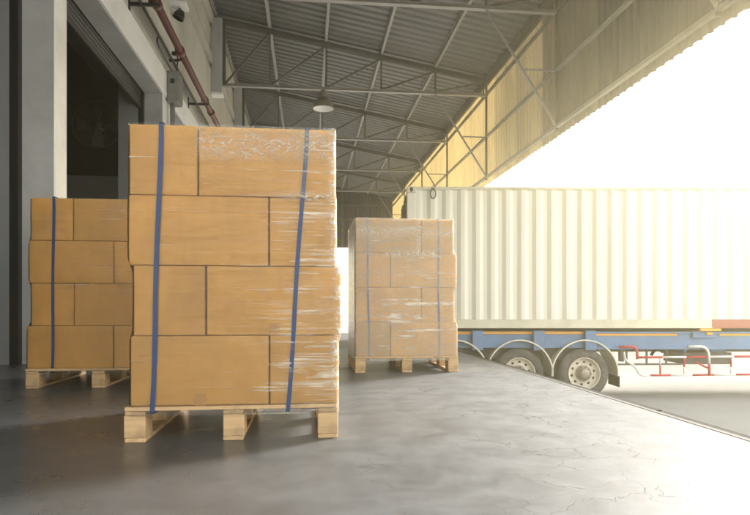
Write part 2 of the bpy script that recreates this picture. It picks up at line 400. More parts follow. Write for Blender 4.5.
# wall fan on the dark partition inside the store
fan = thing('wall_fan', 'large dark industrial fan inside the unlit warehouse doorway', 'fan', (-5.15,15.6,5.15))
b = MB()
for r in (.22,.40,.58):
    b.tube([(r*math.cos(2*math.pi*k/32), -.20, r*math.sin(2*math.pi*k/32)) for k in range(32)], .008, 6, True)
for k in range(18):
    a = 2*math.pi*k/18; b.bar((.08*math.cos(a),-.21,.08*math.sin(a)), (.58*math.cos(a),-.20,.58*math.sin(a)), .006, .006)
b.build('fan_guard', M['dark_door'], fan)
b = MB()
for k in range(4):
    a = 2*math.pi*k/4; ca, sa = math.cos(a), math.sin(a); vs = []
    for rr, hw in ((.08,.05),(.3,.12),(.52,.14)):
        for s in (-1,1): vs.append((rr*ca-s*hw*sa, -.13+s*.04, rr*sa+s*hw*ca))
    vs2 = [(x,yy+.006,z) for x,yy,z in vs]
    b.add(vs+vs2, [(0,1,3,2),(2,3,5,4),(6,8,9,7),(8,10,11,9),(0,2,8,6),(2,4,10,8),(1,7,9,3),(3,9,11,5),(4,5,11,10),(0,6,7,1)])
b.build('blade', M['dark_door'], fan)
b = MB(); b.lathe([(0,0),(.09,0),(.10,.05),(.10,.22),(.06,.3),(0,.3)], Matrix.Translation((0,.10,0)) @ Matrix.Rotation(R(90),4,'X'), 20); b.build('motor', M['dark_door'], fan)
b = MB(); b.bar((0,.08,0),(0,.22,0),.05,.05); b.box(-.06,.06,.19,.21,-.2,.2); b.build('bracket', M['black'], fan)

# ------------------------------------------------------------------ canopy
FX = 6.05
can = thing('loading_canopy', 'ribbed steel canopy roof on open trusses above the loading dock', 'canopy', (0,0,7.83))
CO = Vector((0,0,7.83))
def cpart(mb, name, m, parent=can):
    o = mb.build(name, m, None, CO); o.location = (0,0,0); o.parent = parent; return o
def top_z(x): return 9.95 - (x-WX)*(9.95-8.28)/(FX-WX)      # underside of the sheeting
PY0, PY1 = -5.0, 43.0
# ribbed sheets, ribs run down the slope
def ribs(t0, t1, pitch, depth):
    out = []; t = t0
    while t < t1:
        out += [(t,0),(t+pitch*.55,0),(t+pitch*.68,depth),(t+pitch*.87,depth)]; t += pitch
    return out
b = MB(); pr = ribs(PY0, PY1, .34, .055); vs = []
for x in (WX-.35, FX+.18):
    z = top_z(x)+.20
    for yy, dz in pr: vs.append((x,yy,z+dz))
n = len(pr); fs = [(i,i+1,n+i+1,n+i) for i in range(n-1)]
b.add(vs, fs); cpart(b, 'roof_sheet', M['roof'])
# purlins on the panel points, along the canopy
XN = [WX+i*(FX-WX)/5 for i in range(6)]
for i, x in enumerate(XN):
    zc = top_z(x)+.055; x_ = x+(.12 if i == 0 else 0)
    b = MB()
    if i < 5:
        b.box(x_-.010, x_+.010, PY0, PY1, zc, zc+.14); b.box(x_-.042, x_+.042, PY0, PY1, zc-.012, zc); b.box(x_-.055, x_+.055, PY0, PY1, zc+.127, zc+.139)
        cpart(b, 'purlin', M['steel_light'])
    else:
        b.box(x_-.11, x_-.03, PY0, PY1, zc-.22, zc+.10); cpart(b, 'eaves_beam', M['steel'])
# light secondary purlins half-way between
def truss(ty):
    tr = bpy.data.objects.new('roof_truss', None); COL.objects.link(tr); tr.parent = can; tr.location = (0,ty,0)
    def tp(mb, name, m):
        o = mb.build(name, m, None, CO); o.location = (0,0,0); o.parent = tr; return o
    b = MB()
    p, q = (XN[0]+.34,0,top_z(XN[0]+.34)-.02), (FX-.12,0,top_z(FX-.12)-.02)
    for s in (-1,1): b.bar((p[0],s*.05,p[2]), (q[0],s*.05,q[2]), .02, .10); b.bar((p[0],s*.085,p[2]+.06), (q[0],s*.085,q[2]+.06), .07, .012)
    tp(b, 'top_chord', M['steel'])
    b = MB()
    for s in (-1,1): b.bar((XN[0]+.34,s*.035,7.83), (FX-.05,s*.035,7.83), .014, .075)
    b.bar((XN[0]+.34,0,7.78),(FX-.05,0,7.78),.14,.012)
    tp(b, 'bottom_chord', M['steel_light'])
    for i in range(6):
        x = XN[i] if 0 < i < 5 else (XN[0]+.37 if i == 0 else FX-.16)
        if i: b = MB(); b.bar((x,0,7.85),(x,0,top_z(x)-.06),.05,.05); tp(b, 'web_post', M['steel'])
        else: b = MB(); b.bar((x,0,7.79),(x,0,top_z(x)+.02),.09,.09); tp(b, 'web_post', M['steel'])
        if i < 5:
            x1 = XN[i+1] if i < 4 else FX-.18
            b = MB(); b.bar((x+.04,0,7.87),(x1-.03,0,top_z(x1)-.08),.06,.06); tp(b, 'web_diagonal', M['steel'])
    # knee brace down to the bottom of the fascia, and the strut that steadies it
    b = MB(); b.bar((XN[4],.0,7.80),(FX-.07,.0,5.08),.05,.05); tp(b, 'knee_brace', M['steel_light'])
    b = MB(); b.bar((XN[4]+(FX-XN[4])*.52,0,6.40),(FX-.06,0,6.40),.035,.035); tp(b, 'strut', M['steel_light'])
    b = MB(); b.box(FX-.09,FX-.03,-.03,.03,4.95,8.2); tp(b, 'fascia_post', M['steel'])
    return tr
t0 = truss(TY[0])
for ty in TY[1:]:
    t = copy_tree(t0, can); t.location = (0,ty,0)
# fascia of upright ribbed sheets: plain steel ones, then made-up yellow translucent ones, graded to carry a sun glow
sheet_rnd = random.Random(3)
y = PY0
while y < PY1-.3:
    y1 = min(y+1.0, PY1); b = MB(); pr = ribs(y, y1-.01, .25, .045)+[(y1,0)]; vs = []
    for z in (4.83+sheet_rnd.uniform(-.008,.008), 8.55):
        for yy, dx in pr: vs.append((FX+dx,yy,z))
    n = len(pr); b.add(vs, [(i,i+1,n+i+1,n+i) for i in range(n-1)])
    q = int((y-11.4)/1.15+sheet_rnd.uniform(-.5,.5))
    cpart(b, 'fascia_sheet', M['fascia'] if y < 11.2 else GLOW_SHEETS[max(0,min(9,q))]); y += 1.0
for z, w in ((7.85,.06),(6.42,.06),(5.05,.07)):
    b = MB(); b.box(FX-.03-w, FX-.004, PY0, PY1, z-w/2, z+w/2); cpart(b, 'fascia_girt', M['steel_light'] if z < 7 else M['steel'])
# gable of upright ribbed sheet at the far end
b = MB(); pr = ribs(WX, FX, .25, .045); vs = []
GY = TY[-1]+5.77+.45
GY = 42.8
for k, z in enumerate((4.86, None)):
    for xx, dy in pr: vs.append((xx, GY+dy, z if z else top_z(xx)+.19))
n = len(pr); fs = [(i,i+1,n+i+1,n+i) for i in range(n-1)]
b.add(vs, fs); cpart(b, 'gable_sheet', M['fascia'])
b = MB()
for z in (4.95,6.9,7.9): b.box(WX, FX-.05, GY-.10, GY-.01, z-.05, z+.05)
for x in XN[1:5]: b.box(x-.05, x+.05, GY-.2, GY-.102, 4.9, top_z(x)-.02)
cpart(b, 'gable_frame', M['steel'])

# high-bay lamp under the second visible truss
lx, ly = .50, TY[3]
lamp = thing('hanging_lamp', 'bell shaped high-bay lamp hanging below the roof truss', 'lamp', (lx,ly,7.18))
b = MB(); b.lathe([(.345,-.02),(.335,.02),(.32,.12),(.24,.24),(.13,.33),(.11,.36)], n=36); b.lathe([(.345,-.02),(.33,-.018)], n=36); b.build('lamp_shade', M['lamp_out'], lamp, fix=False)
b = MB(); b.lathe([(.33,-.018),(.318,.03),(.30,.11),(.22,.23),(.11,.31),(0,.32)], n=36); b.build('reflector', M['lamp_in'], lamp, fix=False)
b = MB(); b.lathe([(0,.58),(.07,.58),(.10,.55),(.11,.36)], n=24); b.build('ballast_housing', M['lamp_out'], lamp)
b = MB(); b.tube([(0,0,.575),(0,0,.61)], .02, 8); b.build('hook', M['black'], lamp)
b = MB(); b.lathe([(0,.06),(.05,.07),(.065,.12),(.05,.18),(.03,.24),(.03,.31)], n=20); b.build('bulb', M['lamp_in'], lamp)

# ------------------------------------------------------------------ pipes and wiring on the wall
PX, PZ = -2.65, 6.02
pipe = thing('sprinkler_pipe', 'dark red fire pipe running along the upper warehouse wall', 'pipe', (PX,0,PZ))
b = MB(); b.tube([(0,-5,0),(0,42.5,0)], .072, 16); b.build('pipe_run', M['pipe_red'], pipe)
for yy in (4.9, 10.9, 12.9, 16.9, 22.9, 28.9):
    b = MB(); b.tube([(0,yy-.09,0),(0,yy+.09,0)], .095, 16); b.build('coupling', M['pipe_red'], pipe)
for yy in (5.2,10.75,15.9,21.5,27.2,33):
    b = MB(); b.bar((WX-PX-.02,yy,-.11),(.10,yy,-.11),.05,.05); b.bar((WX-PX-.01,yy,-.22),(WX-PX-.01,yy,.05),.06,.02,(1,0,0))
    b.tube([(-.085,yy,-.09),(-.085,yy,.03),(-.05,yy,.09),(.05,yy,.09),(.085,yy,.03),(.085,yy,-.09)], .012, 6); b.build('bracket', M['black'], pipe)
b = MB(); b.tube([(-.01,13.25,-.02),(-.15,13.25,-.06),(-.30,13.25,-.06)], .035, 8); b.lathe([(0,0),(.07,0),(.07,.05),(0,.05)], Matrix.Translation((-.18,13.25,.06)), 14); b.build('valve', M['black'], pipe)
pipe2 = MB(); pipe2.tube([(-2.86,-5,5.92),(-2.86,42,5.92)], .028, 10)
tag(pipe2.build('thin_pipe', M['black'], None, (-2.86,0,5.92)), 'thin black pipe running just under the red pipe', 'pipe')
jb = thing('junction_box', 'grey electrical junction box on the white wall beside the doorway', 'electrical box', (WX,13.55,5.0))
b = MB(); b.bevbox(.035,.27,-.22,.22,.12,.78,.02); b.build('enclosure', M['box_grey'], jb)
b = MB(); b.bevbox(.27,.285,-.19,.19,.16,.74,.008); b.build('cover', M['box_grey'], jb)
b = MB(); b.box(.10,.19,-.226,-.219,.50,.60); b.build('label_plate', M['black'], jb)
cd = MB(); cd.tube([(WX+.10,13.55,0.0),(WX+.10,13.55,5.118)], .055, 12)
tag(cd.build('conduit_pipe', M['conduit'], None, (WX+.10,13.55,0)), 'pale conduit pipe rising up the wall to the junction box', 'conduit')
for k, (dy, top, lab) in enumerate(((-.12,6.0,'black cable looping up from the junction box to the thin pipe'),(.10,6.5,'black cable rising straight from the junction box past the red pipe'))):
    c = MB(); pts = []
    for i in range(25):
        s = i/24
        pts.append((WX+.13+.06*math.sin(s*3.1), 13.55+dy-(.9*math.sin(s*math.pi) if k == 0 else 0)-s*(1.2 if k == 0 else 0), 5.78+(top-5.78)*s-(.18*math.sin(s*math.pi) if k == 0 else 0)))
    c.tube(pts, .016, 8); tag(c.build('wall_cable', M['cable'], None, pts[0]), lab, 'cable')
c = MB(); c.tube([(WX+.05,-4,6.18),(WX+.05,10.2,6.18),(WX+.05,40,6.18)], .018, 8)
tag(c.build('wall_cable', M['cable'], None, (WX+.05,0,6.18)), 'long black cable running along the wall above the red pipe', 'cable')
# downlight under the first pilaster
fl = thing('wall_floodlight', 'small dark floodlight fixed under the nearest wall pilaster', 'lamp', (WX+.16,14.0,7.3))
b = MB(); b.lathe([(0,.10),(.07,.10),(.12,.0),(.13,-.10),(.12,-.10)], Matrix.Rotation(R(25),4,'Y'), 18); b.build('housing', M['black'], fl)
b = MB(); b.bar((0,0,.08),(0,0,.15),.04,.04); b.build('mount', M['black'], fl)

# ------------------------------------------------------------------ pallets and loads
def pallet(x0, y0, w, d, h, label):
    p = thing('wooden_pallet', label, 'pallet', (x0+w/2, y0+d/2, 0), 0, 'wooden pallets under the carton loads')
    X0, Y0_ = -w/2, -d/2; tb = .022
    def pp(mb, name, m, loc): return mb.build(name, m, p, loc)
    nb = 8; bw = d/ (nb+ (nb-1)*.28); pit = (d-bw)/(nb-1)
    for k in range(nb):
        yy = Y0_+k*pit; mb = MB(); dz = random.uniform(-.001,.001)
        mb.bevbox(X0+random.uniform(0,.006), -X0-random.uniform(0,.006), yy, yy+bw, h-tb+dz, h+dz, .003, 1); pp(mb, 'deck_board', M['wood_x'], (0,yy+bw/2,h-tb))
    bx = .108
    for k in range(3):
        xc = (-w/2+bx/2, 0, w/2-bx/2)[k]
        mb = MB(); mb.bevbox(xc-bx/2+.003, xc+bx/2-.003, Y0_+.002, -Y0_-.002, h-2*tb, h-tb-.002, .003, 1); pp(mb, 'stringer_board', M['wood_y'], (xc,0,h-2*tb))
        mb = MB(); mb.bevbox(xc-bx/2+.002, xc+bx/2-.002, Y0_+.002, -Y0_-.002, 0.0005, tb, .003, 1); pp(mb, 'bottom_board', M['wood_y'], (xc,0,0))
        for j in range(3):
            yc = (Y0_+.075, 0, -Y0_-.075)[j]; q = random.uniform(-.004,.004)
            mb = MB(); mb.bevbox(xc-bx/2+q, xc+bx/2+q, yc-.072, yc+.072, tb+.0005, h-2*tb-.0005, .004, 1); pp(mb, 'block', M['wood_x'], (xc,yc,tb))
    return p

def carton_mesh(L, W, Hh, seed, tape=False):
    """a full cardboard carton: softly bulged faces, rounded folded edges, flap seam across the top and bottom"""
    bm = bmesh.new(); nx, ny, nz = 12, 8, 8
    vid = {}
    def V(i,j,k):
        if (i,j,k) not in vid:
            u, v, w = i/nx, j/ny, k/nz
            x, y, z = (u-.5)*L, (v-.5)*W, w*Hh
            vid[(i,j,k)] = bm.verts.new((x,y,z))
        return vid[(i,j,k)]
    for i in range(nx):
        for j in range(ny):
            bm.faces.new((V(i,j,0),V(i,j+1,0),V(i+1,j+1,0),V(i+1,j,0))); bm.faces.new((V(i,j,nz),V(i+1,j,nz),V(i+1,j+1,nz),V(i,j+1,nz)))
    for i in range(nx):
        for k in range(nz):
            bm.faces.new((V(i,0,k),V(i+1,0,k),V(i+1,0,k+1),V(i,0,k+1))); bm.faces.new((V(i,ny,k),V(i,ny,k+1),V(i+1,ny,k+1),V(i+1,ny,k)))
    for j in range(ny):
        for k in range(nz):
            bm.faces.new((V(0,j,k),V(0,j,k+1),V(0,j+1,k+1),V(0,j+1,k))); bm.faces.new((V(nx,j,k),V(nx,j+1,k),V(nx,j+1,k+1),V(nx,j,k+1)))
    rnd = random.Random(seed); off = Vector((rnd.uniform(0,50),rnd.uniform(0,50),rnd.uniform(0,50)))
    for (i,j,k), v in vid.items():
        u, vv, w = i/nx, j/ny, k/nz; p = v.co.copy()
        g = lambda t: 4*t*(1-t)
        nn = noise.noise(p*3.2+off)*.004+noise.noise(p*8+off)*.0014
        if i in (0,nx): v.co.x += (1 if i else -1)*(.003*g(vv)*g(w)+nn*g(vv)**.5*g(w)**.5 if 0<j<ny and 0<k<nz else nn*.3)
        if j in (0,ny): v.co.y += (1 if j else -1)*(.004*g(u)*g(w)+nn*g(u)**.5*g(w)**.5 if 0<i<nx and 0<k<nz else nn*.3)
        if k in (0,nz): v.co.z += (1 if k else -1)*(-.002*g(u)*g(vv)) + (noise.noise(p*5+off)*.0012 if k == nz else 0)
    def edge_on(e):
        a, c = e.verts; fs = e.link_faces
        return len(fs) == 2 and fs[0].normal.angle(fs[1].normal) > .9
    bm.normal_update()
    bmesh.ops.bevel(bm, geom=[e for e in bm.edges if edge_on(e)], offset=.006, segments=3, profile=.6, affect='EDGES')
    for f in bm.faces: f.smooth = True
    me = bpy.data.meshes.new('carton'); bm.to_mesh(me); bm.free(); me.materials.append(M['kraft'])
    return me
CM = {}
def carton(x, y, z, L, W, Hh, rz, label, group, tape=False):
    key = (round(L,3), round(W,3), round(Hh,3), random.randrange(5))
    if key not in CM: CM[key] = carton_mesh(L, W, Hh, hash(key) & 1023)
    o = bpy.data.objects.new('carton', CM[key]); COL.objects.link(o)
    o.location = (x,y,z); o.rotation_euler = (0,0,rz); tag(o, label, 'carton', group)
    if tape:
        mb = MB(); e = .0012
        hy = W/2+.004
        mb.box(-.028,.028,-hy-e,-hy-.0002,-.001,.062)
        tp = mb.build('tape', M['tape']); tp.parent = o
    return o

GAP = .008
def load(where, wl, x0s, yf, z0, rows, group, jx=.0, labels=None):
    """rows from the bottom: (left edge, split, right edge, small_first). Four cartons a layer, laid round a pinwheel."""
    ext = []
    order = ['bottom layer','second layer','third layer','top layer']
    z = z0
    for r, (xa, xs, xb, sf, taped) in enumerate(rows):
        Hh = .363; yj = yf + random.uniform(-.003,.003)
        big, small = (xb-xs-GAP/2, xs-xa-GAP/2) if sf else (xs-xa-GAP/2, xb-xs-GAP/2)
        ccy = small if False else .352
        # front pair
        if sf:
            sx, bx = xa+small/2, xb-big/2
        else:
            bx, sx = xa+big/2, xb-small/2
        side_s, side_b = ('left','right') if sf else ('right','left')
        D = .71
        lab = labels[r]
        carton(bx, yj+ccy/2, z, big, ccy, Hh-.003, random.uniform(-.004,.004), lab[0], group, taped)
        carton(sx, yj+D/2, z, D, small, Hh-.003, R(90)+random.uniform(-.004,.004), lab[1], group)
        # rear pair
        carton(xa+ (big/2 if sf else small/2), yj+ (D+GAP+ccy/2 if sf else ccy+GAP+D/2), z, *( (big,ccy) if sf else (D,small) ), Hh-.003, 0 if sf else R(90), lab[2], group)
        carton(xb- (small/2 if sf else big/2), yj+ (ccy+GAP+D/2 if sf else D+GAP+ccy/2), z, *( (D,small) if sf else (big,ccy) ), Hh-.003, R(90) if sf else 0, lab[3], group)
        ext.append((xa, xb, yj, yj+D+GAP+ccy, z, z+Hh)); z += Hh
    return ext

def wrap(ext, m, label, off, bunch_fn, taut_fn):
    """stretch film round a load: one sheet that follows the outline of every layer"""
    zb, zt = ext[0][4]-.05, ext[-1][5]+.004
    nz = 96
    def hull(z):
        x0 = x1 = y0 = y1 = ws = 0
        for e in ext:
            zc = (e[4]+e[5])/2; hh = (e[5]-e[4])/2
            w = max(0, 1-max(0, abs(z-zc)-hh*.86)/.06) if not (e is ext[0] and z < zc or e is ext[-1] and z > zc) else 1
            x0 += e[0]*w; x1 += e[1]*w; y0 += e[2]*w; y1 += e[3]*w; ws += w
        ws = max(ws, 1e-6)
        return x0/ws, x1/ws, y0/ws, y1/ws
    mb = MB(); vs = []; bun = []; tau = []
    per = None; off3 = Vector((ext[0][0]*9, ext[0][2]*5, 3))
    for k in range(nz+1):
        z = zb+(zt-zb)*k/nz; x0,x1,y0,y1 = hull(z); x0 -= off; x1 += off; y0 -= off; y1 += off; r = .022
        ring = []
        def side(p, q, n):
            for i in range(n): ring.append((p[0]+(q[0]-p[0])*i/n, p[1]+(q[1]-p[1])*i/n))
        def corner(cx, cy, a):
            for i in range(4):
                t = a+R(90)*i/4; ring.append((cx+r*math.cos(t), cy+r*math.sin(t)))
        side((x0+r,y0),(x1-r,y0),40); corner(x1-r,y0+r,R(-90)); side((x1,y0+r),(x1,y1-r),24); corner(x1-r,y1-r,0)
        side((x1-r,y1),(x0+r,y1),24); corner(x0+r,y1-r,R(90)); side((x0,y1-r),(x0,y0+r),24); corner(x0+r,y0+r,R(180))
        cx, cy = (x0+x1)/2, (y0+y1)/2
        for (x, y) in ring:
            p = Vector((x,y,z)); d = Vector((x-cx,y-cy,0)).normalized()
            w = abs(noise.noise(Vector((x*3,y*3,z*30))+off3))*.003+abs(noise.noise(Vector((x*9,y*9,z*9))+off3))*.0025
            bf = bunch_fn((x-x0)/(x1-x0), (y-y0)/(y1-y0), (z-ext[0][4])/(zt-ext[0][4]))
            w += bf*abs(noise.noise(Vector((x*22,y*22,z*26))+off3))*.006
            vs.append(p+d*w); bun.append(bf); tau.append(taut_fn((x-x0)/(x1-x0), (z-ext[0][4])/(zt-ext[0][4])))
    n = len(vs)//(nz+1)
    fs = [(k*n+i, k*n+(i+1)%n, (k+1)*n+(i+1)%n, (k+1)*n+i) for k in range(nz) for i in range(n)]
    mb.add(vs, fs, True); o = mb.build('stretch_film', m, None, fix=False)
    at = o.data.attributes.new('bunch', 'FLOAT', 'POINT'); at.data.foreach_set('value', bun)
    a2 = o.data.attributes.new('taut', 'FLOAT', 'POINT'); a2.data.foreach_set('value', tau)
    tag(o, label, 'stretch film')
    return o

def strap(ptop, pbot, yb, ztop, m, label, width=.022, back=None):
    """flat plastic band: up the front, over the load and down the back, closed under the deck"""
    (xt, yt), (xb, yb_, zb) = ptop, pbot
    path = [(xb,yb_+.10,zb-.004),(xb,yb_+.004,zb-.002),(xb,yb_,zb+.006)]
    for i in range(1,24):
        s = i/24; path.append((xb+(xt-xb)*s+.003*math.sin(s*9), yb_+(yt-yb_)*s+.0015*math.sin(s*14), zb+(ztop-zb)*s))
    path += [(xt,yt+.002,ztop-.006),(xt,yt+.012,ztop+.003),(xt,yb-.012,ztop+.003),(xt,yb,ztop-.006),(xb,yb,zb+.004),(xb,yb-.1,zb-.004)]
    vs = []
    th = .0012
    for i, p in enumerate(path):
        p = Vector(p); d = (Vector(path[min(i+1,len(path)-1)])-Vector(path[max(i-1,0)])).normalized()
        s = Vector((1,0,0)); s = (s-d*s.dot(d)).normalized(); u = s.cross(d)
        for a, c in ((-1,-1),(1,-1),(1,1),(-1,1)): vs.append(p+s*(a*width/2)+u*(c*th/2))
    fs = []
    for i in range(len(path)-1):
        for k in range(4): fs.append((i*4+k, i*4+(k+1)%4, i*4+4+(k+1)%4, i*4+4+k))
    mb = MB(); mb.add(vs, fs); o = mb.build('strap', m, None, path[0])
    return tag(o, label, 'strap')

# --- nearest load
PH = .183
pallet(-.933, 3.185, 1.091, 1.10, PH, 'pale pine pallet under the nearest and tallest carton load')
L_main = [
 ('large bottom layer carton with a tape tail, front of the nearest load', 'small carton at bottom right of the nearest load, under cloudy film', 'rear carton at back left of the bottom layer of the nearest load', 'rear carton at back right of the bottom layer of the nearest load'),
 ('large carton with tape tail in the second layer of the nearest load', 'small clean carton at left of the second layer of the nearest load', 'rear carton at back left of the second layer of the nearest load', 'rear carton at back right of the second layer of the nearest load'),
 ('large carton at left of the third layer up in the nearest load', 'small carton at right of the third layer up in the nearest load', 'rear carton at back left of the third layer of the nearest load', 'rear carton at back right of the third layer of the nearest load'),
 ('large carton atop the nearest load under a crumpled film band', 'small carton topping the left corner of the nearest load', 'rear carton at back left of the top layer of the nearest load', 'rear carton at back right of the top layer of the nearest load')]
ext = load('nearest', None, None, 3.198, PH+.002, [(-.903,-.201,.154,False,True),(-.888,-.527,.170,True,True),(-.913,-.204,.143,False,False),(-.908,-.566,.138,True,False)], 'cartons of the nearest load', labels=L_main)
def b_main(u, v, w):
    top = max(0, 1-abs(w-.935)/.065)**.5*(.75 if u > .31 else 0) if w < 1.0 and abs(w-.935) < .065 else 0
    edge = min(1, max(0, (u-.95)/.02)) if v < .05 or u > .99 else 0
    band = max(0, 1-abs(w-.752)/.022)*min(1, max(0,(u-.62)/.2))
    low = max(0, 1-abs(w-.36)/.12)*max(0,(u-.72)/.28)*.35
    return min(1, max(top, edge*(.9 if w > .05 else .3), band, low))
def t_main(u, w):
    k = min(1, max(0, (u-.42)/.35))
    return k*(.45 if w > .76 else 1.0) + (.08 if u < .42 else 0)
wrap(ext, M['film'], 'clear shiny stretch film wrapped round the nearest carton load', .009, b_main, t_main)
zt = ext[-1][5]
strap((-.749,3.181),(-.794,3.183,.150), ext[0][3]+.014, zt+.006, M['strap'], 'bright blue strap down the left of the nearest carton load', .024)
strap((-.005,3.188),(-.105,3.184,.147), ext[0][3]+.014, zt+.001, M['strap'], 'slanting blue strap down the right of the nearest carton load', .022)

# --- load by the doorway
pallet(-2.373, 5.36, 1.18, 1.10, .168, 'pallet under the shaded carton load beside the dark doorway')
L_left = [
 ('large carton at bottom left of the shaded load by the doorway', 'narrow carton end at bottom right of the shaded load by the doorway', 'rear carton at back left of the bottom layer of the shaded load', 'rear carton at back right of the bottom layer of the shaded load'),
 ('large carton at right of the second layer of the shaded load', 'small carton at left of the second layer of the shaded load', 'rear carton at back left of the second layer of the shaded load', 'rear carton at back right of the second layer of the shaded load'),
 ('large carton at left of the third layer of the shaded load', 'narrow carton end at right of the third layer of the shaded load', 'rear carton at back left of the third layer of the shaded load', 'rear carton at back right of the third layer of the shaded load'),
 ('large carton at top right of the shaded load by the doorway', 'small carton on the top left corner of the shaded load by the doorway', 'rear carton at back left of the top layer of the shaded load', 'rear carton at back right of the top layer of the shaded load')]
ext = load('doorway', None, None, 5.380, .170, [(-2.366,-1.663,-1.300,False,False),(-2.334,-1.987,-1.275,True,False),(-2.350,-1.659,-1.300,False,False),(-2.334,-1.991,-1.280,True,False)], 'cartons of the shaded load by the doorway', labels=L_left)
wrap(ext, M['film_clear'], 'thin stretch film round the shaded load by the doorway', .007, lambda u,v,w: max(0,1-abs(w-.93)/.06)*max(0,min(1,(u-.5)*3))*.5, lambda u,w: .45 if w > .45 else .2)
strap((-2.147,5.366),(-2.158,5.366,.135), ext[0][3]+.014, ext[-1][5]+.006, M['strap'], 'dark blue strap round the shaded load by the doorway', .022)

# --- load near the container
pallet(.488, 6.253, 1.105, 1.10, .170, 'pallet under the film wrapped load in front of the container')
L_right = [
 ('large carton at bottom right of the load in front of the container', 'small carton at bottom left of the load in front of the container', 'rear carton at back left of the bottom layer of the load by the container', 'rear carton at back right of the bottom layer of the load by the container'),
 ('large carton at left of the second layer of the load before the container', 'small carton at right of the second layer of the load before the container', 'rear carton at back left of the second layer of the load by the container', 'rear carton at back right of the second layer of the load by the container'),
 ('large carton under white film at right of the third layer before the container', 'small carton at left of the third layer of the load before the container', 'rear carton at back left of the third layer of the load by the container', 'rear carton at back right of the third layer of the load by the container'),
 ('large carton at top left of the load in front of the container', 'small carton at top right of the load in front of the container', 'rear carton at back left of the top layer of the load by the container', 'rear carton at back right of the top layer of the load by the container')]
ext = load('container', None, None, 6.270, .172, [(.495,.865,1.581,True,False),(.495,1.197,1.548,False,False),(.495,.865,1.570,True,False),(.495,1.197,1.538,False,False)], 'cartons of the load before the container', labels=L_right)
def b_right(u, v, w):
    return min(1, max(max(0,1-abs(w-.74)/.05)*.8*(1 if .3 < u < .8 else .3), max(0,1-abs(w-.9)/.09)*.6, max(0,1-abs(u-.64)/.05)*(.8 if w > .7 else .2), .15, max(0,1-u/.06)*.6))
wrap(ext, M['film_veiled'], 'streaked stretch film with a painted pale veil, round the load in front of the container', .008, b_right, lambda u,w: .5+.4*max(0,1-abs(u-.55)/.45))
for (xt, xb, lab) in ((.616,.637,'thin greyish strap at the left of the load before the container'),(1.375,1.385,'thin greyish strap at the right of the load before the container')):
    strap((xt,6.264),(xb,6.262,.135), ext[0][3]+.006, ext[-1][5]+.001, M['strap_grey'], lab, .02)

# ------------------------------------------------------------------ trailer and container (local frame: x along the side, y away from the dock)
TR = thing('semi_trailer', 'blue container trailer with three axles parked below the dock', 'trailer', (0,0,0), -YAW)
D0 = 11.05                                     # distance of the trailer's side
def tu(px, d=D0): return (px-375)/600*d
def tz(py, d=D0): return CAM_H-(py-306)/600*d
def tpart(mb, name, m, parent=TR): return mb.build(name, m, parent)
UL, UR = 1.12, 12.9
WB = D0+2.42
# main frame
for w0 in (D0+.06, WB-.16):
    b = MB(); b.box(tu(597), UR, w0, w0+.10, -.10, .225); b.box(UL, tu(597)-.002, w0+.08, w0+.16, -.08, .225)
    b.box(tu(597), UR, w0-.03, w0-.002, .195, .225); b.box(tu(597), UR, w0-.03, w0-.002, -.10, -.07)
    tpart(b, 'side_beam', M['blue'])
for w0 in (D0+.72, D0+1.62):
    b = MB(); b.box(UL, UR, w0, w0+.02, -.16, .22); b.box(UL, UR, w0-.06, w0+.08, .22, .245); b.box(UL, UR, w0-.06, w0+.08, -.19, -.162)
    tpart(b, 'main_beam', M['chassis_dark'])
k = UL+.1
b = MB()
while k < UR:
    b.box(k, k+.08, D0+.18, D0+.70, .02, .20); b.box(k, k+.08, D0+.76, D0+1.60, .0, .19); b.box(k, k+.08, D0+1.68, WB-.18, .02, .20); k += .62
tpart(b, 'cross_member', M['chassis_dark'])
for px in (478, 539.5, 591.5):
    b = MB(); b.bevbox(tu(px-5.5), tu(px+5.5), D0+.02, D0+.13, -.12, .245, .01, 1); tpart(b, 'outrigger', M['blue'])
b = MB(); b.box(UL, tu(597)-.004, D0+.125, D0+.138, .175, .225); b.box(tu(597), tu(678), D0+.046, D0+.0585, .150, .188); b.box(tu(721), UR, D0+.046, D0+.0585, .150, .188); tpart(b, 'reflective_stripe', M['orange'])
b = MB(); b.box(UL+.05, tu(597)-.01, D0+.30, D0+.32, -.30, .18); tpart(b, 'splash_panel', M['chassis_dark'])
# side marker lamp on its bracket
b = MB(); b.bevbox(tu(693), tu(716), D0+.0, D0+.055, .115, .235, .006, 1); tpart(b, 'lamp_bracket', M['blue'])
b = MB(); b.bevbox(tu(699), tu(720), D0-.055, D0+.03, .238, .285, .008, 1); b.bevbox(tu(706), tu(712), D0-.03, D0-.002, .17, .22, .008, 1); tpart(b, 'marker_lamp', M['amber'])
